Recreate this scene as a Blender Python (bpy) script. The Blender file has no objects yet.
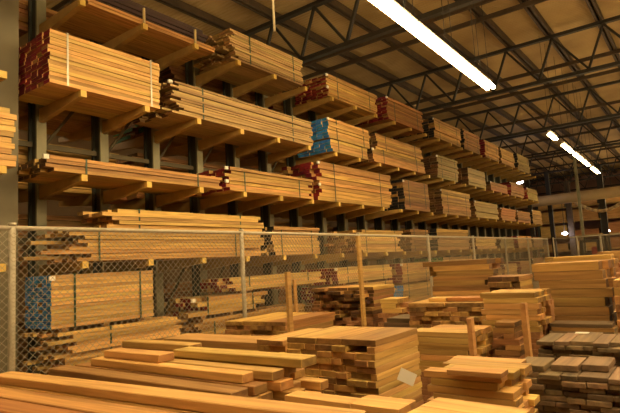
import bpy, bmesh, math, random
import numpy as np
from mathutils import Matrix, Vector
random.seed(7)
C = bpy.context.scene.collection
PI = math.pi
# ------------------------------------------------------------------ camera
YAW, PITCH, ROLL, F = math.radians(36.677), math.radians(6.447), math.radians(-3.409), 522.25
EYE = 1.6
def _rot():
    cy, sy = math.cos(YAW), math.sin(YAW)
    fwd = np.array([-sy*math.cos(PITCH), cy*math.cos(PITCH), math.sin(PITCH)])
    right = np.array([cy, sy, 0.]); up = np.cross(right, fwd)
    c, s = math.cos(ROLL), math.sin(ROLL)
    return c*right+s*up, -s*right+c*up, fwd
R_, U_, W_ = _rot()
def ray(x, y): return (x-310)/F*R_-(y-206.5)/F*U_+W_
def at_x(x, y, X): v = ray(x, y); p = v*(X/v[0]); return p[0], p[1], p[2]+EYE
def at_y(x, y, Y): v = ray(x, y); p = v*(Y/v[1]); return p[0], p[1], p[2]+EYE
def at_z(x, y, Z): v = ray(x, y); p = v*((Z-EYE)/v[2]); return p[0], p[1], p[2]+EYE
cd = bpy.data.cameras.new('camera'); cam = bpy.data.objects.new('camera', cd); C.objects.link(cam)
cd.sensor_width = 36; cd.lens = F/620*36; cd.clip_end = 300
M = Matrix(((R_[0], U_[0], -W_[0], 0), (R_[1], U_[1], -W_[1], 0), (R_[2], U_[2], -W_[2], EYE), (0, 0, 0, 1)))
cam.matrix_world = M
bpy.context.scene.camera = cam

# ------------------------------------------------------------------ materials
def mat(name, col, rough=.7, metal=0., noise=0., nscale=8., bump=0.):
    m = bpy.data.materials.new(name); m.use_nodes = True
    nt = m.node_tree; b = nt.nodes['Principled BSDF']
    b.inputs['Roughness'].default_value = rough; b.inputs['Metallic'].default_value = metal
    b.inputs['Base Color'].default_value = (*col, 1)
    if noise:
        tc = nt.nodes.new('ShaderNodeTexCoord'); n = nt.nodes.new('ShaderNodeTexNoise')
        n.inputs['Scale'].default_value = nscale; n.inputs['Detail'].default_value = 5
        nt.links.new(tc.outputs['Object'], n.inputs['Vector'])
        r = nt.nodes.new('ShaderNodeValToRGB')
        r.color_ramp.elements[0].position = .3; r.color_ramp.elements[1].position = .7
        r.color_ramp.elements[0].color = (*[c*(1-noise) for c in col], 1)
        r.color_ramp.elements[1].color = (*[min(1, c*(1+noise)) for c in col], 1)
        nt.links.new(n.outputs['Fac'], r.inputs['Fac']); nt.links.new(r.outputs['Color'], b.inputs['Base Color'])
    return m
def wood(name, light, dark, var=.25, end=False):
    """grain runs along local Y; every board gets its own tone and grain offset"""
    m = bpy.data.materials.new(name); m.use_nodes = True
    nt = m.node_tree; L = nt.links; b = nt.nodes['Principled BSDF']; b.inputs['Roughness'].default_value = .62
    tc = nt.nodes.new('ShaderNodeTexCoord'); oi = nt.nodes.new('ShaderNodeObjectInfo')
    mp = nt.nodes.new('ShaderNodeMapping')
    mp.inputs['Scale'].default_value = (26, 1.3, 26) if not end else (18, 18, 18)
    L.new(tc.outputs['Object'], mp.inputs['Vector'])
    off = nt.nodes.new('ShaderNodeVectorMath'); off.operation = 'SCALE'; off.inputs[0].default_value = (37, 91, 53)
    L.new(oi.outputs['Random'], off.inputs['Scale']); L.new(off.outputs[0], mp.inputs['Location'])
    n = nt.nodes.new('ShaderNodeTexNoise'); n.inputs['Scale'].default_value = 1.; n.inputs['Detail'].default_value = 4; n.inputs['Distortion'].default_value = .6
    L.new(mp.outputs[0], n.inputs['Vector'])
    r = nt.nodes.new('ShaderNodeValToRGB')
    r.color_ramp.elements[0].position = .28; r.color_ramp.elements[0].color = (*dark, 1)
    r.color_ramp.elements[1].position = .62; r.color_ramp.elements[1].color = (*light, 1)
    L.new(n.outputs['Fac'], r.inputs['Fac'])
    hs = nt.nodes.new('ShaderNodeHueSaturation')
    ma = nt.nodes.new('ShaderNodeMapRange'); ma.inputs['To Min'].default_value = 1-var; ma.inputs['To Max'].default_value = 1+var
    L.new(oi.outputs['Random'], ma.inputs['Value']); L.new(ma.outputs[0], hs.inputs['Value'])
    mu = nt.nodes.new('ShaderNodeMath'); mu.operation = 'MULTIPLY'; mu.inputs[1].default_value = 7.31
    fr = nt.nodes.new('ShaderNodeMath'); fr.operation = 'FRACT'
    mh = nt.nodes.new('ShaderNodeMapRange'); mh.inputs['To Min'].default_value = .485; mh.inputs['To Max'].default_value = .512
    L.new(oi.outputs['Random'], mu.inputs[0]); L.new(mu.outputs[0], fr.inputs[0]); L.new(fr.outputs[0], mh.inputs['Value']); L.new(mh.outputs[0], hs.inputs['Hue'])
    L.new(r.outputs['Color'], hs.inputs['Color']); L.new(hs.outputs[0], b.inputs['Base Color'])
    return m
TAN = wood('tan_wood', (.54, .32, .09), (.275, .142, .032), .34)
PALE = wood('pale_wood', (.67, .425, .135), (.40, .225, .056), .27)
BROWN = wood('brown_wood', (.36, .185, .055), (.18, .082, .022), .28)
RED_WOOD = wood('reddish_wood', (.38, .18, .048), (.22, .09, .022), .25)
DARKW = wood('dark_wood', (.05, .02, .013), (.025, .011, .008), .5)
GREY = wood('weathered_wood', (.21, .135, .065), (.10, .06, .027), .35)
AGED = wood('aged_wood', (.46, .31, .115), (.26, .16, .055), .25)
GREEN_W = wood('greenish_wood', (.38, .275, .085), (.22, .15, .04), .2)
END_T = wood('end_grain', (.37, .205, .06), (.19, .095, .027), .45, True)
END_D = wood('dark_end_grain', (.18, .09, .028), (.08, .038, .012), .6, True)
END_G = wood('grey_end_grain', (.20, .135, .07), (.08, .055, .03), .5, True)
P_RED = wood('red_end_paint', (.23, .012, .016), (.12, .008, .01), .4, True)
P_BLUE = wood('blue_end_paint', (.06, .30, .78), (.04, .20, .55), .3, True)
P_BLACK = wood('black_end_paint', (.018, .016, .016), (.008, .008, .008), .5, True)
P_GREEN = wood('green_end_paint', (.015, .19, .06), (.01, .11, .035), .3, True)
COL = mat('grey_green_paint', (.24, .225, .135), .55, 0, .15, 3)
COL_D = mat('dark_and_shaded_grey_green', (.055, .062, .048), .55, 0, .15, 3)  # darker copy: shade put into column web and back flange; dark feet, uprights
BRACE = mat('brace_paint', (.095, .075, .038), .8, 0, .15, 3)
ARM = mat('ochre_paint', (.46, .29, .085), .5, 0, .12, 6)
TIP = mat('yellow_paint', (.66, .44, .09), .5)
GALV = mat('galvanised_steel', (.46, .40, .30), .5, .15, .1, 20)
WIRE = mat('fence_wire', (.36, .31, .22), .5, .1)
STEEL = mat('brown_black_steel', (.022, .017, .011), .6, 0, .25, 4)
JOIST = mat('joist_steel', (.06, .036, .017), .6, 0, .25, 4)
WHITE = mat('white_paper', (.8, .76, .68), .7)
STRAP = mat('green_strap', (.02, .055, .03), .4)
STRAP_S = mat('steel_strap', (.5, .48, .42), .35, .7)
CONC = mat('concrete', (.30, .23, .15), .75, 0, .3, .6)
DUCT = mat('cream_duct_paint', (.66, .5, .26), .5, 0, .08, 1)
WALLM = mat('far_wall_panel', (.34, .19, .14), .8, 0, .25, .5)
WALLS = mat('side_wall_panel', (.16, .10, .05), .8, 0, .2, .5)
BLACK = mat('black_rubber', (.02, .02, .02), .7)
REDP = mat('red_paint', (.25, .02, .015), .5)
def emit(name, col, s):
    m = bpy.data.materials.new(name); m.use_nodes = True
    b = m.node_tree.nodes['Principled BSDF']; b.inputs['Base Color'].default_value = (.8, .8, .8, 1)
    b.inputs['Emission Color'].default_value = (*col, 1); b.inputs['Emission Strength'].default_value = s
    return m
LAMP = emit('lit_tube', (1., .725, .35), 31.)
LAMP_S = emit('lit_lamp', (.9, .8, .85), 45.)
def deck():
    m = mat('roof_deck', (.43, .29, .14), .7)
    nt = m.node_tree; L = nt.links; b = nt.nodes['Principled BSDF']
    tc = nt.nodes.new('ShaderNodeTexCoord'); w = nt.nodes.new('ShaderNodeTexWave'); w.bands_direction = 'Y'
    w.inputs['Scale'].default_value = 2.1; w.inputs['Distortion'].default_value = 0
    L.new(tc.outputs['Object'], w.inputs['Vector'])
    bp = nt.nodes.new('ShaderNodeBump'); bp.inputs['Strength'].default_value = .35; bp.inputs['Distance'].default_value = .05
    L.new(w.outputs['Fac'], bp.inputs['Height']); L.new(bp.outputs[0], b.inputs['Normal'])
    n = nt.nodes.new('ShaderNodeTexNoise'); n.inputs['Scale'].default_value = .5; n.inputs['Detail'].default_value = 6
    L.new(tc.outputs['Object'], n.inputs['Vector'])
    r = nt.nodes.new('ShaderNodeValToRGB'); r.color_ramp.elements[0].position = .3; r.color_ramp.elements[1].position = .65
    r.color_ramp.elements[0].color = (.32, .205, .075, 1); r.color_ramp.elements[1].color = (.50, .345, .14, 1)
    L.new(n.outputs['Fac'], r.inputs['Fac']); L.new(r.outputs[0], b.inputs['Base Color'])
    return m
DECK = deck()

# ------------------------------------------------------------------ mesh helpers
def box(bm, x0, x1, y0, y1, z0, z1, mi=0, M=None):
    v = [bm.verts.new(p) for p in ((x0, y0, z0), (x1, y0, z0), (x1, y1, z0), (x0, y1, z0), (x0, y0, z1), (x1, y0, z1), (x1, y1, z1), (x0, y1, z1))]
    if M is not None:
        for q in v: q.co = M @ q.co
    fs = [bm.faces.new([v[i] for i in f]) for f in ((0, 3, 2, 1), (4, 5, 6, 7), (0, 1, 5, 4), (1, 2, 6, 5), (2, 3, 7, 6), (3, 0, 4, 7))]
    for f in fs: f.material_index = mi
    return fs
def bar(bm, a, b, w, h=None, mi=0, up=(0, 0, 1)):
    a, b = Vector(a), Vector(b); d = b-a; L = d.length; d.normalize(); h = h or w
    u = Vector(up)
    if abs(d.dot(u)) > .98: u = Vector((1, 0, 0))
    s = d.cross(u).normalized(); u = s.cross(d)
    Mx = Matrix((s, d, u)).transposed().to_4x4(); Mx.translation = a
    return box(bm, -w/2, w/2, 0, L, -h/2, h/2, mi, Mx)
def tube(bm, a, b, r, n=10, mi=0):
    a, b = Vector(a), Vector(b); d = (b-a).normalized(); u = Vector((0, 0, 1)) if abs(d.z) < .9 else Vector((1, 0, 0))
    s = d.cross(u).normalized(); u = s.cross(d)
    r0 = [bm.verts.new(a+(s*math.cos(t)+u*math.sin(t))*r) for t in [2*PI*i/n for i in range(n)]]
    r1 = [bm.verts.new(b+(s*math.cos(t)+u*math.sin(t))*r) for t in [2*PI*i/n for i in range(n)]]
    for i in range(n):
        f = bm.faces.new((r0[i], r0[(i+1) % n], r1[(i+1) % n], r1[i])); f.material_index = mi; f.smooth = True
    bm.faces.new(r0[::-1]).material_index = mi; bm.faces.new(r1).material_index = mi
def fin(bm, name, *mats):
    bmesh.ops.recalc_face_normals(bm, faces=bm.faces)
    me = bpy.data.meshes.new(name); bm.to_mesh(me); bm.free()
    for m in mats: me.materials.append(m)
    return me
def put(name, me, parent=None, loc=(0, 0, 0), rz=0.):
    o = bpy.data.objects.new(name, me); C.objects.link(o); o.location = loc; o.rotation_euler = (0, 0, rz)
    if parent is not None: o.parent = parent
    return o
def tag(o, label=None, cat=None, group=None, kind=None):
    if label: o['label'] = label
    if cat: o['category'] = cat
    if group: o['group'] = group
    if kind: o['kind'] = kind
    return o
def empty(name, loc, label, cat, group=None, kind=None, rz=0.):
    o = bpy.data.objects.new(name, None); C.objects.link(o); o.location = loc; o.rotation_euler = (0, 0, rz); o.empty_display_size = .1
    return tag(o, label, cat, group, kind)
_cache = {}
def board_mesh(L, w, t, face, e0, e1, bev=0.):
    """a board lying along local Y, origin at the bottom centre; ends carry their own material"""
    key = (round(L, 3), round(w, 3), round(t, 3), face.name, e0.name, e1.name, bev)
    if key not in _cache:
        bm = bmesh.new(); fs = box(bm, -w/2, w/2, -L/2, L/2, 0, t)
        fs[2].material_index = 1; fs[4].material_index = 2
        if bev:
            bmesh.ops.bevel(bm, geom=list(bm.edges), offset=bev, segments=1, affect='EDGES')
        _cache[key] = fin(bm, 'board', face, e0, e1)
    return _cache[key]

# ------------------------------------------------------------------ the building
def struct(name, bm, m, label):
    return tag(put(name, fin(bm, name, m)), label, 'building', None, 'structure')
XL, XR, YB, YF, ZC = -17., 14., -8., 66., 9.95
bm = bmesh.new(); box(bm, XL, XR, YB, YF, -.2, 0); struct('floor', bm, CONC, 'brown concrete warehouse floor under the lumber stacks')
bm = bmesh.new(); box(bm, XL, XR, YB, YF, ZC, ZC+.2); struct('ceiling', bm, DECK, 'tan corrugated metal roof deck above the joists')
bm = bmesh.new(); box(bm, XL-.2, XL, YB, YF, -.2, ZC+.2); struct('wall_left', bm, WALLS, 'dim side wall behind the cantilever racks')
bm = bmesh.new(); box(bm, XR, XR+.2, YB, YF, -.2, ZC+.2); struct('wall_right', bm, WALLS, 'tan side wall across the hall from the racks')
bm = bmesh.new(); box(bm, XL, XR, YB-.2, YB, -.2, ZC+.2); struct('wall_back', bm, WALLS, 'tan wall behind the floor stacks near the viewer')
bm = bmesh.new(); box(bm, XL, XR, YF, YF+.2, -.2, ZC+.2); struct('wall_front', bm, WALLM, 'purple brown wall at the far end of the hall')
TR_Y = [12.7+8.2*k for k in range(-2, 7)]
for i, y in enumerate(TR_Y):
    r = empty('roof_truss', (0, y, 0), f'dark steel roof truss across the hall, number {i+1} counted into the hall' if False else ['dark roof truss behind the viewer over the nearest stacks', 'dark roof truss over the left building column', 'dark roof truss whose bottom chord meets the second top bundle', 'dark roof truss just beyond the end of the near light row', 'dark roof truss above the first far light fixture', 'dark roof truss over the middle of the far light row', 'dark roof truss above the cream duct', 'second dark roof truss from the far wall', 'dark roof truss closest to the far wall'][i], 'truss', 'roof trusses', 'structure')
    b = bmesh.new(); box(b, XL, XR, -.09, .09, 9.58, 9.70); put('top_chord', fin(b, 'top_chord', STEEL), r)
    b = bmesh.new(); box(b, XL, XR, -.09, .09, 7.95, 8.08); put('bottom_chord', fin(b, 'bottom_chord', STEEL), r)
    k = 0
    while True:
        x = -15.68+1.71*k
        if x+1.71 > XR: break
        for a, c in (((x, 0, 9.58), (x+1.1, 0, 8.08)), ((x+1.1, 0, 8.08), (x+1.71, 0, 9.58))):
            b = bmesh.new(); bar(b, a, c, .075 if k % 2 else .11, .075); put('web', fin(b, 'web', STEEL), r)
        k += 1
xs = [-15.4, -13.75, -12.1, -10.45, -8.55, -6.9, -5.25, -3.8, -2.1, -.4, 1.3, 3., 4.7, 6.4, 8.1, 9.8, 11.5]
ORD = ['first', 'second', 'third', 'fourth', 'fifth', 'sixth', 'seventh', 'eighth', 'ninth', 'tenth', 'eleventh', 'twelfth', 'thirteenth', 'fourteenth', 'fifteenth', 'sixteenth', 'seventeenth', 'eighteenth', 'nineteenth', 'twentieth']
for i, x in enumerate(xs):
    r = empty('roof_joist', (x, 0, 0), f'long brown roof joist running into the hall, {ORD[i]} from the rack side wall', 'joist', 'roof joists', 'structure')
    b = bmesh.new(); box(b, -.11, -.03, YB, YF, 9.70, 9.93); put('beam', fin(b, 'beam', JOIST), r)
    b = bmesh.new(); box(b, .05, .12, YB, YF, 9.70, 9.93); put('beam', fin(b, 'beam', JOIST), r)
for i, y in enumerate([7.5, 16.2, 17.4, 24.4, 27., 33., 40., 48.]):
    b = bmesh.new(); box(b, XL, XR, y-.04, y+.04, 9.52-.0, 9.68); tag(put('bridging_bar', fin(b, 'bridging_bar', JOIST)), f'thin steel bridging bar under the roof joists, {ORD[i]} into the hall', 'beam', 'bridging bars', 'structure')
# building columns
bm = bmesh.new(); box(bm, -8.9, -8.84, 3.42, 3.77, 0, 9.6); box(bm, -8.56, -8.5, 3.42, 3.77, 0, 9.6); box(bm, -8.84, -8.56, 3.44, 3.75, 0, 9.6)
struct('building_column', bm, mat('column_paint', (.17, .145, .085), .6, 0, .12, 2), 'thick grey green steel building column at the near end of the racks')
for (px, Y, w, m, lab) in ((551, 45.3, .3, STEEL, 'dark steel column near the far end of the racks'), (570, 53, .45, JOIST, 'brown steel column before the far wall'), (581, 37.2, .16, COL, 'pale slim column under the far light row'), (604, 45.3, .4, STEEL, 'dark column behind the forklift'), (531, 37.2, .25, STEEL, 'dark column beside the rack end')):
    x = at_y(px, 215, Y)[0]
    bm = bmesh.new(); box(bm, x-w/2, x+w/2, Y-w/2, Y+w/2, 0, 7.93)
    struct('building_column', bm, m, lab)

# ------------------------------------------------------------------ lights
def fixture(x, y, z, L, label, rz=0., w=.29, cords=True):
    r = empty('light_fixture', (x, y, z), label, 'light', 'ceiling lights', None, rz)
    b = bmesh.new(); box(b, -.05, .05, -L/2, L/2, .085, .17); put('housing', fin(b, 'housing', WHITE), r)
    b = bmesh.new()
    for s in (-1, 1): tube(b, (s*w*.25, -L/2+.03, .0), (s*w*.25, L/2-.03, .0), w*.2, 8)
    b2 = b; put('tube', fin(b2, 'tube', LAMP), r)
    for s in (-1, 1):
        b = bmesh.new(); tube(b, (0, s*L*.4, .17), (0, s*L*.4, ZC-z-.01), .008, 5); put('hanger', fin(b, 'hanger', STEEL), r)
    return r
ZL, KL = 6.0, .786
def row_x(y): return KL*(-4.97-.0215*(y/KL-9.))
n = 0
for y in (-.45, 1.6, 3.65, 5.7, 7.75, 9.8, 11.85, 13.34):
    n += 1
    fixture(row_x(y), y, ZL, 2.03 if y < 12.5 else .9, f'long lit twin tube ceiling light of the near row, {ORD[n-1]} from the viewer', math.radians(1.2))
n = 0
for y, L in ((27.6*KL, 1.2), (31.6*KL, 2.1), (35.2*KL, 2.2), (38.3*KL, 1.6), (42.5*KL, 2.5)):
    n += 1
    fixture(row_x(y), y, ZL, L, f'far lit ceiling light beyond the third truss, {ORD[n-1]} of its row', math.radians(1.2), .2)
for xx, nm in ((.5, 'first added unseen row'), (2.6, 'second added unseen row'), (7.5, 'third aisle')):  # first two rows are out of view, added to brighten the floor stacks
    for i, y in enumerate((-1., 1.1, 3.2, 5.3, 7.5, 10., 13.5, 17., 22., 28., 34., 42., 50., 55., 58.)):  # farthest ones added to brighten the far end
        fixture(xx, y, ZL, 2.03, f'lit ceiling light of the {nm} away from the racks, {ORD[i]} into the hall')
for i, y in enumerate((3.5, 8., 13.5, 20., 28.)):  # added row, brightens the lumber behind the racks
    fixture(-13.6 if y < 30 else -11., y, ZL, 1.6, f'added ceiling light brightening the lumber behind the racks, {ORD[i]} into the hall')
for i, y in enumerate((46.6, 49.6, 52.6, 55.6)):  # row kept out of view, added to brighten the far end
    fixture(-3.4, y, ZL, 2.4, f'added unseen ceiling light before the racks at the far wall, {ORD[i]} counted towards that wall')
for (px, py, Y, lab) in ((565, 233.5, 52, 'small round lit lamp low on the far wall, beside the pale column'), (607, 231, 52, 'small round lit lamp low on the far wall, right of the forklift'), (520, 182, 40, 'small round lit lamp beyond the rack end')):
    x, y, z = at_y(px, py, Y)
    r = empty('pendant_lamp', (x, y, z), lab, 'lamp', 'small far lamps')
    b = bmesh.new(); bmesh.ops.create_uvsphere(b, u_segments=16, v_segments=8, radius=.24)
    for v in b.verts: v.co.z *= .5
    put('globe', fin(b, 'globe', LAMP_S), r)
    b = bmesh.new(); tube(b, (0, 0, .1), (0, 0, ZC-z-.01), .02, 6); put('stem', fin(b, 'stem', STEEL), r)
# white drop pipe by the first truss
x, y, z = at_y(274.5, 31, 9.3)
bm = bmesh.new(); tube(bm, (x, y, z), (x, y, ZC), .03, 10); bm2 = bm
tag(put('hanging_pipe', fin(bm2, 'hanging_pipe', mat('cream_pipe', (.75, .62, .38), .5))), 'thin cream pipe hanging from the roof in front of the dark truss', 'pipe')
# duct at the far end
bm = bmesh.new(); y = 44.; x0, _, z0 = at_y(508, 206, y); x1, _, z1 = at_y(628, 191, y); zc = (z0+z1)/2
r = empty('air_duct', (x0, y, zc), 'long round cream duct running across the far end of the hall', 'duct')
tube(bm, (0, 0, 0), (9.5, 0, z1-z0), .4, 24); put('duct_run', fin(bm, 'duct_run', DUCT), r)
bm = bmesh.new(); px = at_y(575, 203, y)[0]-x0; 
pts = [(px+t*3.6, 0, -.35-math.sin(t*PI)*.85) for t in [i/10 for i in range(11)]]
for a, c in zip(pts, pts[1:]): tube(bm, a, c, .12, 8)
put('hanging_hose', fin(bm, 'hanging_hose', DUCT), r)
for k in (1.5, 4.5, 7.5):
    bm = bmesh.new(); tube(bm, (k, 0, .4), (k, 0, ZC-zc-.01), .02, 6); put('hanger', fin(bm, 'hanger', STEEL), r)

# ------------------------------------------------------------------ racks
XT, XC = -7.67, -9.0                      # arm tips, column front
LV = {'A': 6.14, 'B': 4.60, 'C': 3.235, 'D': 1.875}
Y_COL = [3.18+1.2*k for k in range(26)]
def arm_mesh(sgn, name):
    bm = bmesh.new(); x0, x1 = (XC, XT) if sgn > 0 else (XC-.32, XC-.32-(XT-XC))
    w = .045
    v = [bm.verts.new(p) for p in ((x0, -w, -.24), (x0, w, -.24), (x0, w, 0), (x0, -w, 0), (x1, -w, -.1), (x1, w, -.1), (x1, w, 0), (x1, -w, 0))]
    fs = [bm.faces.new([v[i] for i in f]) for f in ((0, 1, 2, 3), (4, 7, 6, 5), (0, 4, 5, 1), (3, 2, 6, 7), (1, 5, 6, 2), (0, 3, 7, 4))]
    fs[1].material_index = 1
    return fin(bm, name, ARM, TIP)
ARM_F, ARM_B = arm_mesh(1, 'arm'), arm_mesh(-1, 'arm')
bm = bmesh.new(); box(bm, -.03, .04, -.05, .05, -.11, -.005); CAP = fin(bm, 'arm_cap', TIP)
bm = bmesh.new()
box(bm, XC-.05, XC, -.085, .085, 0, 6.9, 0); box(bm, XC-.32, XC-.27, -.085, .085, 0, 6.9, 1); box(bm, XC-.27, XC-.05, -.035, .035, 0, 6.9, 1)  # web and back flange get the shaded copy of the front flange paint
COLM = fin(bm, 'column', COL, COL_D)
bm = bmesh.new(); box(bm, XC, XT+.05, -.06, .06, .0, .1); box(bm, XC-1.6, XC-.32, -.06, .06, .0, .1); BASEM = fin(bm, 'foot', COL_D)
bm = bmesh.new(); tube(bm, (XT+.005, 0, -.08), (XT+.005, 0, .3), .025, 8); PIN = fin(bm, 'stop_pin', mat('pin_paint', (.55, .42, .2), .5))
def rack(cols, label):
    r = empty('cantilever_rack', (0, 0, 0), label, 'rack', 'cantilever racks in the long row')
    for i in cols:
        y = Y_COL[i]
        put('column', COLM, r, (0, y, 0)); put('foot', BASEM, r, (0, y, 0))
        for lv, z in LV.items():
            a = put('arm', ARM_F, r, (0, y, z)); put('arm', ARM_B, r, (0, y, z))
            put('arm_cap', CAP, a, (XT, 0, 0))
            if lv == 'A' and i in (1, 2, 3): put('stop_pin', PIN, a)
    for i in cols[:-1]:
        for z in (2.3, 3.98, 5.4):
            b = bmesh.new(); bar(b, (XC-.16, .09, 0), (XC-.16, 1.11, 0), .05, .09); put('cross_bar', fin(b, 'cross_bar', BRACE), r, (0, Y_COL[i], z))
        b = bmesh.new(); bar(b, (XC-.16, .1, 3.95), (XC-.16, 1.1, 5.35), .03, .05); put('diagonal_brace', fin(b, 'diagonal_brace', BRACE), r, (0, Y_COL[i], 0))
        b = bmesh.new(); bar(b, (XC-.16, .1, .6), (XC-.16, 1.1, 2.25), .03, .05); put('diagonal_brace', fin(b, 'diagonal_brace', BRACE), r, (0, Y_COL[i], 0))
rack(list(range(0, 6)), 'grey green cantilever rack with ochre arms carrying the big red-ended bundle')
rack(list(range(6, 11)), 'grey green cantilever rack with ochre arms, second from the near end')
rack(list(range(11, 16)), 'grey green cantilever rack with ochre arms, third from the near end')
rack(list(range(16, 21)), 'grey green cantilever rack with ochre arms, next to last')
rack(list(range(21, 26)), 'grey green cantilever rack with ochre arms at the far end')

ENDS = {'tan': (END_T, END_T), 'dark': (END_D, END_D), 'red': (P_RED, P_RED), 'blue': (P_BLUE, P_BLUE), 'black': (P_BLACK, P_BLACK), 'green': (P_GREEN, P_GREEN)}
def bundle(label, Y0, Y1, z0, z1, xf=XT+.03, depth=1.15, t=.05, w=.2, face=TAN, end='tan', jit=.04, rag=0., straps=(.18, .82), strap=STRAP, tags=0, back=False, group='strapped lumber bundles', mixed=.12, stick=False, fj=.03, single=False):
    n = max(1, round((z1-z0)/t)); t = (z1-z0)/n
    nw = max(1, round(depth/w))
    while n*nw > 94: nw -= 1
    w = depth/nw; L = Y1-Y0; yc = (Y0+Y1)/2
    zb = z0+.0015
    r = empty('lumber_bundle', (xf-depth/2, yc, zb), label, 'lumber', group)
    Ls = [L] if jit < .02 else [L, L-.02] if jit < .04 else [L, L-.03, L-.07]
    for i in range(n):
        dxl = random.uniform(-fj, fj)
        rl = random.random()
        for j in range(nw):
            Lb = random.choice(Ls)
            e0 = ENDS[end][0] if random.random() > mixed or end in ('tan', 'dark') else END_T
            dy = random.uniform(-jit, jit)*.5
            if rag:
                cut = rag*(rl*.6+random.random()*.4)
                Lb = round((L-cut)/.06)*.06; dy += (L-Lb)/2*(1 if random.random() < .85 else -1)
            me = board_mesh(Lb, w*.98, t*.91, face, e0, ENDS[end][1])
            put('board', me, r, (depth/2-w*(j+.5)+dxl, dy, t*i))
    for s in straps:
        b = bmesh.new(); y = -L/2+L*s; d = depth/2+.016; h = z1-z0+.004; q = .004; sw = .016
        box(b, d, d+q, y-sw, y+sw, -.001, h); box(b, -d-q, -d, y-sw, y+sw, -.001, h); box(b, -d-q, d+q, y-sw, y+sw, h, h+q)
        put('strap', fin(b, 'strap', strap), r)
    for k in range(tags):
        b = bmesh.new(); yy = -L/2-.01+.0*k; zz = (z1-z0)*(.97-.55*k)
        box(b, depth/2-.02, depth/2+.02, yy-.02, yy+.065, zz-.06, zz+.005); o = put('tag', fin(b, 'tag', WHITE), r); o['label'] = 'small white paper tag on the bundle corner'
    if stick:
        for s in (.12, .5, .88):
            b = bmesh.new(); y = -L/2+L*s; box(b, -depth/2, depth/2, y-.045, y+.045, -.055, -.003); put('sticker', fin(b, 'sticker', BROWN), r)
    return r
def px_bundle(label, L, R, z0=None, z1=None, xf=XT+.03, **k):
    """L, R: the front face's near and far edges in the photograph (x, top y, bottom y), found on the rack's front plane"""
    a, b = at_x(L[0], (L[1]+L[2])/2, xf), at_x(R[0], (R[1]+R[2])/2, xf)
    tz = (at_x(L[0], L[1], xf)[2]+at_x(R[0], R[1], xf)[2])/2; bz = (at_x(L[0], L[2], xf)[2]+at_x(R[0], R[2], xf)[2])/2
    return bundle(label, a[1], b[1], bz if z0 is None else z0, tz if z1 is None else z1, xf, **k), a[1], b[1]
A, B, CC, D = LV['A'], LV['B'], LV['C'], LV['D']
# top tier
px_bundle('thin flat layer of wide tan boards on the top tier, below dark boards', (85, 4, 8), (215, 47, 52), A, A+.11, xf=XT-.03, depth=1.2, w=.3, t=.055, straps=(), jit=.1)
_, ya, yb = px_bundle('dark maroon and brown boards lying on the thin flat layer, top tier', (92, -20, 0), (203, 24, 40), A+.12, A+.42, xf=XT-.1, depth=.9, t=.075, w=.18, face=DARKW, end='dark', jit=.3, straps=())
px_bundle('brown bundle with ragged near end on the top tier, in front of the truss', (229, 36, 61), (303, 73, 90), A, A+.66, t=.044, face=AGED, rag=.28, straps=(.25, .85), jit=.08)
px_bundle('tan bundle with dark red ends on the top tier, right of the ragged brown bundle', (327, 72, 98), (377, 97, 113), A, None, t=.06, end='red', jit=.1, rag=.12, face=TAN, tags=2)
px_bundle('reddish bundle with dark red ends on the top tier, between two dark-ended bundles', (387, 92, 118), (423, 116, 135), A, None, t=.06, end='red', jit=.1, face=RED_WOOD, tags=1)
px_bundle('pale bundle with black ends on the top tier, after the reddish bundle', (434, 117, 141), (461, 131, 149), A, None, t=.09, w=.25, end='black', face=TAN, tags=1)
px_bundle('brown bundle with black ends on the top tier, just before the bright red end', (464, 129, 152), (480, 136, 158), A, None, t=.09, w=.25, end='black', face=BROWN)
px_bundle('tall tan bundle with bright red end on the top tier near the far end', (485, 141, 163), (499, 145, 168), A, None, t=.1, w=.3, end='red', face=TAN, mixed=0)
# second tier
px_bundle('big square-cut pale bundle with red-painted near end, second tier, steel straps', (49, 32, 83), (160, 61, 106), B, None, t=.06, w=.165, end='red', face=PALE, strap=STRAP_S, jit=.03, straps=(.14, .9), mixed=.07, fj=.022)
px_bundle('long tan bundle with ragged brown near end on the second tier, center', (170, 84, 117), (312, 119, 146), B, None, t=.045, w=.22, face=AGED, rag=.35, jit=.08, tags=1, end='dark')
_, ya, yb = px_bundle('lower bundle with blue ends on the second tier, beneath another blue bundle', (331, 140, 152), (368, 150, 162), B, B+.34, t=.085, end='blue', face=PALE, mixed=0)
px_bundle('upper bundle with blue ends on the second tier, on another blue bundle', (328, 116, 139), (370, 132, 150), B+.36, None, t=.08, end='blue', face=PALE, mixed=0, tags=1)
px_bundle('lower pale bundle with dark ends on the second tier, right of the blue ends', (373, 150, 164), (425, 167, 179), B, B+.42, t=.085, end='dark', face=TAN, tags=1, jit=.08)
px_bundle('upper tan bundle with dark ends on the second tier, right of the blue ends', (376, 133, 148), (422, 148, 164), B+.43, None, t=.085, end='dark', face=TAN, jit=.08)
px_bundle('low greenish tan bundle on the second tier, after the two dark-ended bundles', (437, 154, 168), (458, 162, 178), B, None, t=.09, w=.28, end='dark', face=GREEN_W, tags=1)
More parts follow.
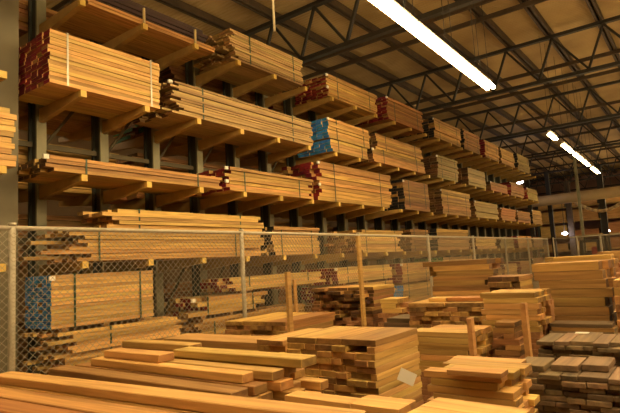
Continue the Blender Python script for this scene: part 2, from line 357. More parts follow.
# third tier
bundle('beige bundle cut off by the photo edge on the third tier, before the building column', .6, at_x(13, 135, XT)[1], CC, at_x(8, 108, XT)[2], depth=.8, t=.085, w=.2, face=PALE, jit=.1)
px_bundle('long low tan bundle with dark ragged near end on the third tier', (45, 154, 173), (222, 178, 193), CC, None, t=.06, face=TAN, end='dark', rag=.25, jit=.05, tags=1)
px_bundle('tan bundle with bright red ends and white tags on the third tier', (226, 163, 184), (312, 182, 197), CC, None, t=.07, face=TAN, end='red', rag=.2, jit=.1, tags=2, mixed=.05)
px_bundle('stepped orange tan bundle with dark red ends on the third tier', (319, 160, 201), (391, 176, 209), CC, None, t=.1, face=TAN, end='red', jit=.25, tags=2, mixed=.3)
px_bundle('brown bundle with black ends on the third tier, after the stepped orange bundle', (404, 180, 208), (429, 184, 211), CC, None, t=.09, w=.25, face=BROWN, end='black', jit=.1, tags=1)
px_bundle('low tan bundle on the third tier, after the brown black-ended bundle', (441, 187, 198), (470, 196, 208), CC, None, t=.09, w=.3, face=TAN, end='dark', tags=1)
# fourth tier, partly behind the fence
_, ya, yb = px_bundle('long loose tan bundle with ragged near end on the fourth tier, behind the fence', (45, 234, 261), (263, 228, 255), D, None, depth=.8, t=.055, w=.16, face=TAN, rag=.9, jit=.2)
DTOP = D+.0
px_bundle('pale long boards lying on the ragged fourth tier bundle, above the fence rail', (102, 211, 226), (262, 214, 226), at_x(150, 229, XT)[2], None, depth=.7, t=.06, w=.18, face=PALE, rag=.5, jit=.1)
px_bundle('pale bundle with black near end on the fourth tier, behind the second fence post', (272, 226, 257), (319, 228, 256), D, None, depth=.8, t=.085, face=PALE, end='black', jit=.1)
px_bundle('pale square bundle with ragged near end, fourth tier, behind the third fence post', (357, 229, 258), (402, 231, 256), D, None, depth=1.1, t=.08, face=PALE, end='tan', rag=.35, jit=.2)
px_bundle('brown bundle on the fourth tier, between the third and fourth fence posts', (411, 229, 254), (429, 230, 253), D, None, t=.09, w=.25, face=BROWN, end='dark')
# lower bundles behind the fence
YB0 = at_x(50, 300, XT)[1]
bundle('beige loose bundle on the floor under the blue-ended bundle, behind the fence', at_x(50, 350, XT)[1], at_x(179, 340, XT)[1], .105, .84, depth=.8, t=.052, w=.16, face=PALE, rag=.45, jit=.15, straps=(.4,), xf=XT+.06)
bundle('square pale bundle with blue-painted near end, behind the fence', at_x(50, 300, XT)[1], at_x(152, 293, XT)[1], .905, 1.685, depth=.8, t=.055, w=.135, face=PALE, end='blue', jit=.012, fj=.008, tags=1, stick=True, straps=(.2, .85), mixed=.04)
bundle('low tan bundle on the floor behind the second fence post', at_x(186, 310, XT)[1], at_x(305, 300, XT)[1], .105, .72, depth=.8, t=.06, w=.16, face=TAN, rag=.6, jit=.2)
bundle('loose red-ended boards behind the second fence post, on the low tan bundle', at_x(160, 290, XT)[1]+.7, at_x(262, 285, XT)[1], .785, 1.12, depth=.8, t=.075, w=.2, face=TAN, end='red', jit=.3, rag=.6, tags=1, stick=True, mixed=.1)
bundle('pale red-ended boards on top of the loose red-ended boards behind the fence', at_x(228, 275, XT)[1], at_x(320, 270, XT)[1], 1.18, 1.45, depth=.8, t=.07, w=.2, face=PALE, end='red', jit=.3, tags=0, stick=True, mixed=.1)
y0, y1 = at_x(335, 275, XT)[1], at_x(391, 275, XT)[1]
bundle('brown bundle on the floor under two red-ended bundles, behind the third fence post', y0-.1, y1-.1, .105, .55, t=.08, face=BROWN)
bundle('lower red-ended pale bundle behind the third fence post', y0, y1+.1, .62, 1.02, t=.08, face=PALE, end='red', tags=1, stick=True, jit=.15, mixed=.05)
bundle('upper red-ended pale bundle behind the third fence post', y0, y1, 1.09, 1.5, t=.08, face=PALE, end='red', tags=1, stick=True, jit=.15, mixed=.05)
y0, y1 = at_x(401, 275, XT)[1], at_x(430, 275, XT)[1]
bundle('blue-ended tan bundle on the floor behind the fourth fence post', y0, y1, .105, .82, t=.09, w=.23, face=TAN, end='blue', stick=False, mixed=0)
bundle('orange tan bundle with red ends on the blue-ended bundle behind the fourth fence post', y0, y1, .89, 1.5, t=.09, w=.23, face=TAN, end='red', stick=True, mixed=.1, tags=1)
y0, y1 = at_x(443, 265, XT)[1], at_x(473, 265, XT)[1]
bundle('tan bundle on the floor under the green-ended bundle, behind the fence', y0, y1, .105, at_x(440, 266, XT)[2]-.06, t=.12, w=.23, face=TAN, end='black')
bundle('tan bundle with green near end behind the fifth fence post', y0, y1, at_x(440, 266, XT)[2], min(at_x(440, 254, XT)[2], D-.26), t=.1, w=.23, face=TAN, end='green', stick=True, mixed=0)
# the rest of the row, smaller and farther
TIER = {'A': 'top tier', 'B': 'second tier', 'C': 'third tier', 'D': 'fourth tier', 'G': 'floor'}
START = {'A': 26.6, 'B': at_x(467, 170, XT)[1], 'C': at_x(474, 203, XT)[1], 'D': at_x(437, 240, XT)[1], 'G': y1+.4}
faces = [TAN, PALE, BROWN, GREEN_W, RED_WOOD, TAN]
names = {TAN: 'tan', PALE: 'pale', BROWN: 'brown', GREEN_W: 'greenish tan', RED_WOOD: 'reddish'}
rng = random.Random(3)
for lv in 'ABCDG':
    y = START[lv]; segs = []
    while y < 31.8:
        L = rng.uniform(2., 3.2)
        if y+L > 33.6: L = 33.6-y
        segs.append((y, y+L)); y += L+rng.uniform(.35, .75)
    for i, (a, b) in enumerate(segs):
        h = (rng.uniform(.6, .95) if lv == 'A' else rng.uniform(.35, .8)) if lv != 'G' else rng.uniform(.8, 1.4)
        f = rng.choice(faces); e = rng.choice(['dark', 'black', 'black', 'red', 'dark'])
        k = len(segs)-1-i
        place = 'closest to the far end' if k == 0 else f'{ORD[k]} from the far end'
        z = LV[lv] if lv != 'G' else .105
        bundle(f'small {names[f]} bundle on the {TIER[lv]} of the racks, {place}', a, b, z, z+h, t=.13, w=.3, face=f, end=e, jit=.15, straps=(), tags=rng.choice([0, 1]), depth=1.15)
# bundles on the back arms
for lv in 'ABCD':
    y = 3.3+rng.uniform(0, .3); segs = []
    while y < 27:
        L = rng.uniform(2.6, 3.9); segs.append((y, y+L)); y += L+rng.uniform(.2, .6)
    for i, (a, b) in enumerate(segs):
        h = rng.uniform(.75, 1.06) if lv != 'A' else rng.uniform(.5, .8); f = rng.choice([BROWN, TAN, RED_WOOD, BROWN]); e = rng.choice(['dark', 'red', 'tan'])
        if lv == 'B' and i == 1: e = 'green'
        bundle(f'dim {names[f]} bundle on the back arms, {TIER[lv]}, {ORD[i]} from the near end', a, b, LV[lv], LV[lv]+h, xf=XC-.42, depth=1.1, t=.09, w=.37, face=f, end=e, jit=.25, straps=(), group='bundles on the back arms')
y = 3.3; i = 0
while y < 27:
    L = rng.uniform(2.6, 3.9)
    bundle(f'dim bundle standing low behind the rack columns, {ORD[i]} from the near end', y, y+L, .105, rng.uniform(1., 1.4), xf=XC-.42, depth=1.1, t=.1, w=.37, face=rng.choice([BROWN, DARKW]), end='dark', jit=.2, straps=(), group='bundles on the back arms')
    y += L+.3; i += 1
# lumber racks before the far wall: one rack frame, long bundles on it
r = empty('shelf_rack', (0, 60, 0), 'tall dark rack full of lumber before the far wall', 'rack')
for x in range(-14, 14, 3):
    b = bmesh.new(); box(b, x-.08, x+.08, -.6, .6, 0, 7.6); put('upright', fin(b, 'upright', COL_D), r)
    for z in (1.6, 3.1, 4.6, 6.1): pass
for j, z in enumerate((1.6, 3.1, 4.6, 6.1)):
    b = bmesh.new(); box(b, -14.1, 13.1, -.62, .62, z-.12, z); put('shelf_beam', fin(b, 'shelf_beam', ARM), r)
for j, z in enumerate((0., 1.6, 3.1, 4.6, 6.1)):
    for i, x in enumerate((-13.8, -10.8, -7.8, -4.8, -1.8, 1.2, 4.2, 7.2)):
        h = rng.uniform(.5, 1.15); f = rng.choice([BROWN, RED_WOOD, PALE, TAN])
        o = put('lumber_bundle', board_mesh(round(rng.uniform(2.4, 2.7), 1), 1.0, round(h, 1), f, END_D, END_D), None, (x+1.3, 60, z+.002), PI/2)
        tag(o, f"distant lumber bundle in the rack at the far wall, {['floor level', 'second shelf', 'third shelf', 'fourth shelf', 'top shelf'][j]}, {ORD[i]} bay", 'lumber', 'bundles at the far wall')

# ------------------------------------------------------------------ chain link fence
XF, ZF = -5.17, 2.135
def mesh_panel(L, H, z0):
    """woven diamond wire, in the plane y (along), z (up)"""
    bm = bmesh.new(); p = .075; s = .0018
    def wire(a, b, o):
        a, b = Vector(a), Vector(b); d = (b-a).normalized(); n = Vector((-d.y, d.x))*s
        q = []
        for P in (a, b):
            q.append([bm.verts.new((o+s, P.x+n.x, z0+P.y+n.y)), bm.verts.new((o+s, P.x-n.x, z0+P.y-n.y)), bm.verts.new((o-s, P.x-n.x, z0+P.y-n.y)), bm.verts.new((o-s, P.x+n.x, z0+P.y+n.y))])
        for i in range(4): bm.faces.new((q[0][i], q[0][(i+1) % 4], q[1][(i+1) % 4], q[1][i]))
    c = -H
    while c < L:
        a = max(0, c); b = min(L, c+H)
        if b-a > .03: wire((a, a-c), (b, b-c), .002)
        if b-a > .03: wire((L-a, a-c), (L-b, b-c), -.002)
        c += p
    return fin(bm, 'wire_mesh', WIRE)
def post_mesh(h):
    bm = bmesh.new(); tube(bm, (0, 0, 0), (0, 0, h), .031, 12)
    tube(bm, (0, 0, h), (0, 0, h+.03), .036, 12)
    return fin(bm, 'post', GALV)
PM = post_mesh(ZF)
fr = empty('chain_link_fence', (XF, 0, 0), 'long galvanised chain link fence in front of the racks', 'fence')
PY = [-3.86, -.81, 2.24, 5.29, 8.40, 11.5, 14.5, 17.45, 20.2, 23.2]
MP = {}
for y in PY: put('post', PM, fr, (0, y, 0))
bm = bmesh.new(); tube(bm, (0, PY[0], ZF-.02), (0, PY[-1], ZF-.02), .024, 10); put('top_rail', fin(bm, 'top_rail', GALV), fr)
for a, b in zip(PY, PY[1:]):
    L = round(b-a, 2)
    if L not in MP: MP[L] = mesh_panel(L, ZF-.1, .06)
    put('wire_mesh', MP[L], fr, (.036, a, 0))
f2 = empty('chain_link_fence', (XF+.15, 23.6, 0), 'short chain link fence with a middle rail crossing the far end', 'fence', None, None, 0)
X2 = [0, .9, 1.75, 2.6, 3.5]
for x in X2: put('post', PM, f2, (x, 0, 0))
for z, nm in ((ZF-.02, 'top_rail'), (1.3, 'middle_rail')):
    bm = bmesh.new(); tube(bm, (0, 0, z), (X2[-1], 0, z), .024, 8); put(nm, fin(bm, nm, GALV), f2)
for a, b in zip(X2, X2[1:]):
    L = round(b-a, 2)
    if L not in MP: MP[L] = mesh_panel(L, ZF-.1, .06)
    put('wire_mesh', MP[L], f2, (a, -.036, 0), -PI/2)

# ------------------------------------------------------------------ loose stacks on the floor
REST = bmesh.new()
COUNT = {}
def loose(name, L, w, t, loc, rz, face, end, label, cat, group, bev=.002, tilt=0.):
    me = board_mesh(L, w, t, face, end, end, bev)
    o = put(name, me, None, loc, rz)
    if tilt: o.rotation_euler = (0, 0, rz)
    COUNT[name] = COUNT.get(name, 0)+1
    return tag(o, label, cat, group)
def stack(P1, P2, ztop, depth, mode, nvis, t, w, face, end, name, label, group, top=None, ang=None, jit=.03, gapp=.0, wj=.3, seed=1, mix=(), topn=None, vis_depth=99, skip=0., topw=0):
    """P1, P2: the two front top corners on the floor plan. mode 'end': boards run away from the viewer, 'long': boards run from P1 to P2"""
    rg = random.Random(seed)
    P1, P2 = Vector(P1[:2]), Vector(P2[:2]); u = (P2-P1); W = u.length; u.normalize()
    if ang is not None: u = Vector((math.cos(ang), math.sin(ang)))
    v = Vector((-u.y, u.x)); th = math.atan2(u.y, u.x)
    nc = int(ztop/t); z = ztop-t*nc
    base = z
    for c in range(nc):           # c = 0 is the top course
        zz = ztop-t*(c+1)
        span = W if mode == 'end' else depth
        s = 0.; row = 0
        if c == 0 and topn is not None: pass
        while s < span-.3*w:
            ww = (topw if topw and c == 0 else w)*rg.uniform(1-wj, 1+wj)
            if s+ww > span-.4*w or (topw and c == 0 and s+ww > span-.5*topw): ww = span-s
            fc = rg.choice([face]+list(mix)) if mix else face
            if rg.random() < skip and c > 0 and 0 < row and s+ww < span-.01:
                s += ww; row += 1; continue
            if mode == 'end':
                d0 = rg.uniform(-jit, jit); L = depth+rg.uniform(-jit, jit)
                ctr = P1+u*(s+ww/2)+v*(depth/2+d0); rz = th
            else:
                d0 = rg.uniform(-jit, jit); L = W+rg.uniform(-jit, jit)*1.5
                ctr = P1+u*(W/2+d0)+v*(s+ww/2); rz = th-PI/2
            if c < nvis and (mode == 'end' or row < vis_depth or c == 0):
                L = round(L, 2); wq = round(ww-.004, 3)
                lb = label
                if c == 0 and top: lb = top(row) if callable(top) else top
                loose(name, L, wq, t-.0025, (ctr.x, ctr.y, zz), rz, fc, end, lb, 'board', group)
            else:
                Mx = Matrix.Translation((ctr.x, ctr.y, zz)) @ Matrix.Rotation(rz, 4, 'Z')
                box(REST, -ww/2+.002, ww/2-.002, -L/2, L/2, 0, t-.0025, 0, Mx)
            s += ww; row += 1
    return P1, u, v, th, W
def zr(x, y, h): return at_z(x, y, EYE+h)
def nth(s):
    return lambda i: s.replace('#', POS[min(i, len(POS)-1)])
POS = ['first', 'second', 'third', 'fourth', 'fifth', 'sixth', 'seventh', 'eighth', 'ninth', 'tenth', 'eleventh', 'twelfth']
def pile(L, xr, h=None, Y=None, ang=.03, **k):
    """L: front top left corner in the photograph, xr: the column of its front right corner; placed by its height h or its distance Y"""
    P = zr(*L, h) if Y is None else at_y(*L, Y)
    u = Vector((math.cos(ang), math.sin(ang))); d = ray(xr, L[1])
    W = (P[1]*d[0]-P[0]*d[1])/(u.x*d[1]-u.y*d[0])
    P1 = Vector(P[:2]); return stack(P1, P1+u*W, P[2], ang=ang, **k)
# centre square stack of short boards
P1, u, v, th, W = pile((286, 336.5), 374, -.42, ang=.0, depth=.53, mode='end', nvis=12, t=.036, w=.10, face=PALE, end=END_T, name='short_board', label='short tan board within the square stack with the white tag', group='boards of the tagged square stack',
     top=nth('short pale board on top of the tagged square stack, # from its left side'), jit=.014, seed=4, topw=.28, mix=(TAN, TAN, PALE), skip=.015, wj=.4)
bm = bmesh.new(); q = zr(397, 382, -.62); Mx = Matrix.Translation((P1.x+W+.075, P1.y+.2, at_x(396, 382, P1.x+W+.075)[2])) @ Matrix.Rotation(math.radians(52), 4, 'Z') @ Matrix.Rotation(math.radians(28), 4, 'Y')
box(bm, -.052, .052, -.0015, .0015, -.034, .034, 0, Mx)
tag(put('paper_tag', fin(bm, 'paper_tag', WHITE)), 'tilted white paper tag sticking out of the square stack of short boards', 'tag')
pile((256, 339), 284, -.45, ang=.0, depth=.55, mode='end', nvis=8, t=.036, w=.10, face=TAN, end=END_T, name='short_board', label='short tan board in the low stack joined to the left of the tagged stack', group='boards left of the tagged stack',
     top=nth('short board topping the low stack left of the tagged stack, # from left'), jit=.02, seed=5, mix=(BROWN, PALE))
# near left stack: long boards
def row(items, z, label_of, group, t=.045, ang=.0, org=(0, 0)):
    """items: (x0, x1, y near edge, width, material, label or None) in the stack's own axes"""
    for (x0, x1, y, w, m, lb) in items:
        c, s_ = math.cos(ang), math.sin(ang); xm, ym = (x0+x1)/2, y+w/2
        loose('board', round(x1-x0, 2), round(w-.011, 3), t-.002, (org[0]+c*xm-s_*ym, org[1]+s_*xm+c*ym, z-t), ang-PI/2, m, END_T, lb or label_of, 'board', group, .004)
o1 = zr(17, 371, -.5); a1 = .068
G1n = 'long boards of the nearest left stack'
row([(-.05, 2.24, -.125, .13, PALE, 'long pale board on top of the nearest left stack, along its far edge')], 1.1, '', G1n, .045, a1, o1)
row([(.0, 2.00, -.13, .135, TAN, 'long board directly under the pale top board of the nearest left stack'), (-.25, 2.00, -.28, .145, TAN, 'second long board of the nearest left stack, next to the raised pale one'), (-.5, 2.00, -.43, .145, RED_WOOD, 'reddish long board of the nearest left stack, third from its far edge'), (-.3, 1.96, -.575, .14, TAN, 'long tan board of the nearest left stack, fourth from its far edge'), (-.3, 2.00, -.73, .15, PALE, 'long pale board of the nearest left stack, nearest to the viewer')], 1.055, '', G1n, .045, a1, o1)
for c in range(1, 23):
    for k in range(5):
        xx = random.uniform(-.15, .0)
        if c < 4: row([(xx, 2.08+random.uniform(-.05, .05), -.13-.15*k, .146, [TAN, BROWN, RED_WOOD, PALE][(k+c) % 4], None)], 1.055-.045*c, 'long board lower down in the nearest left stack', G1n, .045, a1, o1)
        elif 1.055-.045*(c+1) > 0:
            cx, sx = math.cos(a1), math.sin(a1); xm, ym = 1.0, -.13-.15*k+.075
            box(REST, -.07, .07, -1.0, 1.0, 0, .043, 0, Matrix.Translation((o1[0]+cx*xm-sx*ym, o1[1]+sx*xm+cx*ym, 1.055-.045*(c+1))) @ Matrix.Rotation(a1-PI/2, 4, 'Z'))
pile((286, 395), 350, -.5, ang=.0, depth=.09, mode='long', nvis=3, t=.045, w=.09, wj=0, face=PALE, end=END_T, name='board', label='pale board in the narrow stack between the nearest left stack and the square stack', group='boards of the narrow front stack', jit=.01, seed=8,
     top='long pale board topping the narrow stack in front of the square stack')
pile((355, 403.5), 398, -.5, ang=.0, depth=.14, mode='long', nvis=2, t=.047, w=.14, wj=0, face=PALE, end=END_T, name='board', label='pale board under the short top board in front of the white tag', group='boards of the front corner stack', jit=.02, seed=9, top='short wide pale board in front of the white tag at the bottom of the photo')
# second left stack: long boards with stepped right ends
o2 = (-1.60, 2.0); rg = random.Random(11)
G2n = 'long boards of the second left stack'; t2 = .046; z2 = EYE-.44
row([(-.96, .0, .0, .135, PALE, 'long pale board on top of the second left stack, reaching farthest right'), (-1.42, -.88, -.16, .12, PALE, 'short pale board on top of the second left stack, near its middle'), (-1.7, -1.0, .15, .12, PALE, 'pale board at the back of the second left stack top, beside the long pale one')], z2, '', G2n, t2, .0, o2)
row([(-1.4, -.12, .01, .11, RED_WOOD, 'reddish board directly under the longest pale top board of the second left stack'), (-1.6, -.1, -.1, .1, PALE, 'pale board in front of the reddish one, second course of the second left stack'), (-1.5, -.2, -.2, .09, PALE, 'pale knotty board at the near edge of the second course, second left stack'), (-1.75, -.75, .13, .12, BROWN, 'brown board at the back of the second course, second left stack')], z2-t2, '', G2n, t2, .0, o2)
for c, nm in ((2, 'third'), (3, 'fourth'), (4, 'fifth'), (5, 'sixth')):
    y = .25; k = 0
    while y > (-.24 if c == 2 else -.28):
        ww = rg.uniform(.085, .125); y -= ww+rg.choice((.0, .0, .012)); k += 1
        row([(-rg.uniform(1.35, 1.85), -rg.uniform(.0, .2), y, ww, rg.choice((TAN, PALE, BROWN, RED_WOOD, TAN)), f'board in the {nm} course of the second left stack, {POS[k-1]} from the back')], z2-c*t2, '', G2n, t2, .0, o2)
c = 6
while z2-t2*(c+1) > 0:
    for y in (-.31, -.165, .0, .15): box(REST, o2[0]-1.7, o2[0]-.08, o2[1]+y, o2[1]+y+.13, z2-t2*(c+1), z2-t2*c-.002)
    c += 1
pile((161, 338), 262, -.5, ang=.02, depth=.3, mode='long', nvis=3, t=.05, w=.15, wj=0, face=PALE, end=END_T, name='board', label='tan board below the top of the two-board stack behind the second left stack', group='boards of the two-board wide stack', jit=.03, seed=12, top=nth('long pale board topping the low stack left of the square stack, # from the front'))
# brown brick-ended stack by the fence with layered right side
pile((225, 321), 286, -.57, ang=.05, depth=.95, mode='end', nvis=5, t=.047, w=.12, face=BROWN, end=END_T, name='short_board', label='brown board in the wide stack between the two slim stakes', group='boards of the wide stack by the stakes',
     top=nth('pale board on top of the wide stack between the slim stakes, # from the left'), jit=.05, seed=13, topw=.3, mix=(TAN, BROWN, RED_WOOD), skip=.12)
pile((313, 288.5), 371, Y=6.1, ang=.0, depth=.62, mode='end', nvis=9, t=.045, w=.11, face=BROWN, end=END_D, name='short_board', label='dark-ended board in the tall gappy stack in front of the third fence post', group='boards of the dark gappy stack',
     top=nth('board topping the dark gappy stack by the third fence post, # from left'), jit=.06, seed=14, topw=.3, mix=(BROWN, TAN, DARKW), skip=.16)
P1, u, v, th, W = pile((384, 318), 412, Y=4.9, ang=.0, depth=.4, mode='long', nvis=3, t=.045, w=.2, face=GREY, end=END_G, name='weathered_board', label='grey board in the small low stack between the tagged stack and the gappy stack', group='boards of the small grey stack', jit=.03, seed=15, vis_depth=1)
pile((380, 299), 398, Y=6.0, ang=.0, depth=.35, mode='long', nvis=3, t=.06, w=.18, face=PALE, end=END_T, name='board', label='pale stubby board in the small stack right of the dark gappy stack', group='boards of the small pale stack', jit=.05, seed=16, vis_depth=1)
# stacks in the middle
pile((413, 331), 471, -.53, ang=.02, depth=.42, mode='long', nvis=7, t=.042, w=.12, face=TAN, end=END_T, name='board', label='tan board in the stack behind the short leaning stake', group='boards of the stack behind the short stake',
     top=nth('pale board on top of the stack behind the short stake, # from the front'), jit=.035, topw=.2, seed=17, mix=(PALE, TAN), vis_depth=3, skip=.12)
pile((427, 370), 505, -.5, ang=.0, depth=.40, mode='long', nvis=9, t=.032, w=.10, face=TAN, end=END_T, name='board', label='tan board in the near stack with ragged right ends, left of the grey blocks', group='boards of the ragged-ended stack',
     top=nth('pale board on top of the near ragged-ended stack, # from the front'), jit=.03, seed=18, mix=(PALE, PALE, TAN), vis_depth=4, skip=.08)
q = zr(445, 365, -.457); q2 = zr(504, 366, -.457)
loose('board', round(q2[0]-q[0], 2), .10, .022, ((q[0]+q2[0])/2, q[1]+.06, EYE-.5), -PI/2, TAN, END_T, 'thin tan board lying alone on top of the ragged-ended stack', 'board', 'boards of the ragged-ended stack')
pa, pb = Vector(zr(438, 396, -.5)[:2]), Vector(zr(538, 409, -.5)[:2]); uu = (pb-pa).normalized(); vv = Vector((-uu.y, uu.x))
stack(pa-vv*.42, pb-vv*.42, 1.1, .42, 'long', 2, .045, .14, PALE, END_T, 'board', 'pale board under the top of the slanted stack at the bottom edge', 'boards of the slanted front stack', top=nth('wide pale board on the slanted stack at the bottom edge, # from the viewer'), seed=19, wj=.05)
pile((408, 303), 488, Y=4.75, ang=.03, depth=.6, mode='end', nvis=7, t=.042, w=.11, face=TAN, end=END_T, name='short_board', label='tan board in the blocky stack behind the short stake stack', group='boards of the blocky middle stack',
     top=nth('tan board on top of the blocky middle stack, # from the left'), jit=.03, topw=.3, seed=20, mix=(TAN, BROWN, PALE))
P = at_y(430, 297, 4.8)
for i, (xa, xb, dy, m, lb) in enumerate(((428, 446, .0, PALE, 'thin pale board crossing the left top of the blocky middle stack'), (446, 492, .02, RED_WOOD, 'thin reddish board crossing the right top of the blocky middle stack'))):
    A_, B_ = at_y(xa, 300, 4.85), at_y(xb, 300, 4.85)
    zt = at_y(408, 303, 4.75)[2]
    loose('board', round(B_[0]-A_[0]-.005, 2), .2, .035, ((A_[0]+B_[0])/2, 4.95+dy, zt+.001), -PI/2, m, END_T, lb, 'board', 'boards across the blocky stack')
pile((429, 262), 486, Y=6.6, ang=.0, depth=.5, mode='long', nvis=8, t=.065, w=.17, face=TAN, end=END_D, name='board', label='orange tan board in the tall stack with dark gaps before the fifth fence post', group='boards of the tall gapped stack', top=nth('orange tan board topping the tall gapped stack, # from the front'), jit=.1, seed=21, mix=(TAN, BROWN), vis_depth=2, skip=.1)
pile((487, 277), 520, Y=5.6, ang=.0, depth=.5, mode='end', nvis=4, t=.055, w=.13, face=BROWN, end=END_D, name='short_board', label='dark-ended board in the stack right of the tall gapped stack', group='boards of the dark-ended stack', top=nth('board topping the dark-ended stack right of the tall gapped one, # from left'), jit=.05, seed=22, mix=(TAN, BROWN))
pile((482, 293), 536, Y=4.15, ang=.0, depth=.45, mode='long', nvis=7, t=.042, w=.11, face=PALE, end=END_T, name='board', label='pale board in the stack left of the big timber stack', group='boards of the pale stack by the timbers', top=nth('pale board topping the stack left of the big timbers, # from the front'), jit=.02, seed=23, mix=(TAN, PALE), vis_depth=3, skip=.15)
pile((532, 264), 603, Y=4.75, ang=.0, depth=.55, mode='long', nvis=9, t=.072, w=.18, face=TAN, end=END_D, name='timber', label='thick orange tan timber in the big stack below the forklift', group='timbers of the big stack', top=nth('thick timber on top of the big stack below the forklift, # from the front'), jit=.03, seed=24, mix=(TAN, TAN, BROWN), vis_depth=3)
pile((612, 280), 640, Y=4.6, ang=.0, depth=.5, mode='end', nvis=8, t=.06, w=.16, face=PALE, end=END_T, name='short_board', label='pale board in the stack right of the big timber stack', group='boards at the right edge', top=nth('pale board topping the stack at the right edge, # from the left'), jit=.03, seed=25, mix=(TAN,))
pile((550, 323), 612, Y=4.36, ang=.0, depth=.2, mode='long', nvis=4, t=.03, w=.15, face=GREY, end=END_G, name='weathered_board', label='long grey brown board in the low stack in front of the big timbers', group='long boards before the timbers', jit=.02, seed=26, mix=(BROWN,), vis_depth=1, wj=.0)
pile((540, 258), 606, Y=6.4, ang=.0, depth=.5, mode='long', nvis=3, t=.05, w=.25, face=TAN, end=END_T, name='board', label='tan board in the stack just behind the big timber stack', group='boards behind the timbers', jit=.1, seed=27, vis_depth=1)
pile((596, 252), 660, Y=8.6, ang=.0, depth=.8, mode='long', nvis=3, t=.07, w=.3, face=TAN, end=END_T, name='board', label='tan board in the distant stack at the right edge, behind the timbers', group='boards of the distant right stack', jit=.1, seed=28, vis_depth=1, mix=(BROWN,))
# grey weathered blocks on the right
P1, u, v, th, W = pile((517, 371.5), 680, -.6, ang=.0, depth=.3, mode='end', nvis=9, t=.026, w=.10, face=GREY, end=END_G, name='weathered_board', label='short grey board in the front grey stack at the right', group='boards of the front grey stack', top=nth('short grey board of the front grey stack top course, # from the left'), jit=.02, seed=29, skip=.05)
for k, (px, w_) in enumerate(((534, .14), (568, .125), (598, .12))):
    q = zr(px, 366, -.59)
    loose('weathered_board', .24, w_, .03, (q[0], q[1]+.03, 1.0005), 0, GREY, END_G, 'short grey board lying loose on the front grey stack, %s from the left' % POS[k], 'board', 'loose boards on the grey stack')
pile((537, 340), 690, -.55, ang=.0, depth=.38, mode='end', nvis=8, t=.026, w=.10, face=GREY, end=END_G, name='weathered_board', label='short grey board in the rear grey stack at the right', group='boards of the rear grey stack', top=nth('grey board on top of the rear grey stack, # from the left'), jit=.03, seed=30, skip=.05)
q = zr(584, 332, -.55)
bm = bmesh.new(); box(bm, -.04, .04, -.03, .03, 0, .004); tag(put('paper_slip', fin(bm, 'paper_slip', WHITE), None, (q[0], q[1]-.06, 1.0505)), 'small pale paper slip lying on the rear grey stack', 'paper')
pile((497, 322), 514, Y=3.9, ang=.0, depth=.2, mode='long', nvis=6, t=.04, w=.2, face=BROWN, end=END_D, name='board', label='brown board in the narrow stack left of the tall right stake', group='boards of the narrow brown stack', jit=.04, seed=31, vis_depth=2)
# upright stakes
STAKE = wood('stake_wood', (.55, .32, .10), (.38, .20, .06), .1)
def stake(px, py, Y, w, label, lean=0.):
    x, y, z = at_y(px, py, Y); bm = bmesh.new(); bar(bm, (lean, 0, 0), (0, 0, z), w, w*.6)
    tag(put('stake', fin(bm, 'stake', STAKE), None, (x, y, 0)), label, 'stake', 'upright wooden stakes')
stake(287.5, 272, 4.02, .055, 'upright tan stake in front of the wide brown stack, left of the square stack')
stake(294.5, 280, 5.75, .05, 'shorter upright stake behind the wide brown stack')
stake(358, 236, 5.75, .06, 'tall upright tan stake in front of the dark gappy stack', -.0)
stake(523.5, 303, 3.3, .05, 'upright tan stake left of the rear grey stack')
stake(470, 318, 3.25, .05, 'short upright stake against the tan stack behind the ragged-ended one')
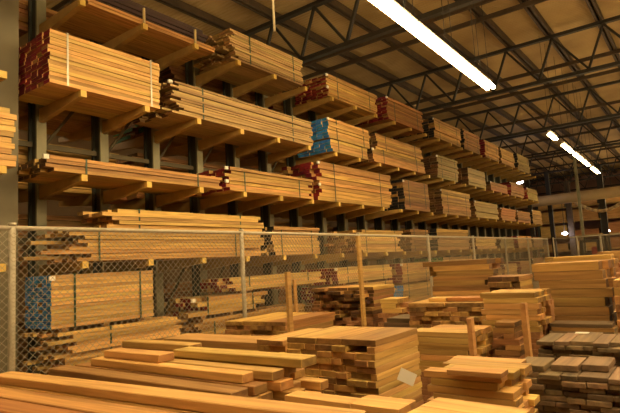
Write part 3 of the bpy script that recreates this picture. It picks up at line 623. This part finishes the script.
# forklift far down the aisle
x, y, z = at_y(594, 246, 27.)
fk = empty('forklift', (x, y, 0), 'small dark forklift with pale guard and red seat far down the aisle', 'forklift')
bm = bmesh.new(); box(bm, -.55, .55, -.9, .9, .35, 1.15); box(bm, -.5, .5, .3, .9, 1.15, 1.5); bmesh.ops.bevel(bm, geom=list(bm.edges), offset=.06, segments=2, affect='EDGES'); put('body', fin(bm, 'body', mat('fork_body', (.05, .035, .03), .5)), fk)
bm = bmesh.new()
for sx in (-.5, .5):
    tube(bm, (sx, -.6, 1.1), (sx*.9, -.45, 2.2), .035, 8); tube(bm, (sx, .8, 1.45), (sx*.9, .6, 2.2), .035, 8); tube(bm, (sx*.9, -.45, 2.2), (sx*.9, .6, 2.2), .035, 8)
for k in range(5): tube(bm, (-.45, -.45+k*.26, 2.2), (.45, -.45+k*.26, 2.2), .025, 6)
put('overhead_guard', fin(bm, 'overhead_guard', BRACE), fk)
bm = bmesh.new(); box(bm, -.24, .24, -.2, .3, 1.15, 1.3); box(bm, -.15, .15, .2, .32, 1.3, 1.7); bmesh.ops.bevel(bm, geom=list(bm.edges), offset=.04, segments=2, affect='EDGES'); put('seat', fin(bm, 'seat', REDP), fk)
bm = bmesh.new()
for sx in (-.33, .33): box(bm, sx-.06, sx+.06, -1.1, -.98, .1, 2.0)
for z in (.5, 1.3, 1.95): box(bm, -.27, .27, -1.08, -1., z-.06, z+.06)
put('mast', fin(bm, 'mast', STEEL), fk)
for sx in (-.25, .25):
    bm = bmesh.new(); box(bm, sx-.05, sx+.05, -2.1, -1.1, .08, .13); box(bm, sx-.05, sx+.05, -1.16, -1.1, .08, .6); put('fork', fin(bm, 'fork', STEEL), fk)
for sx in (-.5, .5):
    for sy in (-.6, .6):
        bm = bmesh.new(); tube(bm, (sx-.1, sy, .28), (sx+.1, sy, .28), .28, 18); put('wheel', fin(bm, 'wheel', BLACK), fk)
# the rest in one object
me = fin(REST, 'stacked_lumber', wood('rest_wood', (.40, .22, .08), (.24, .12, .04), .1))
tag(put('stacked_lumber', me), 'uncounted boards low down and deep inside the floor stacks', 'lumber', None, 'stuff')

# ------------------------------------------------------------------ render settings
sc = bpy.context.scene
sc.view_settings.view_transform = 'Standard'; sc.view_settings.look = 'None'; sc.view_settings.gamma = 1.; sc.view_settings.use_curve_mapping = False
sc.view_settings.exposure = .12
w = bpy.data.worlds.new('world'); sc.world = w; w.use_nodes = True
w.node_tree.nodes['Background'].inputs['Color'].default_value = (.9, .6, .3, 1); w.node_tree.nodes['Background'].inputs['Strength'].default_value = .0
sc.cycles.use_denoising = True
sc.cycles.max_bounces = 8; sc.cycles.diffuse_bounces = 5
print('COUNT', COUNT)
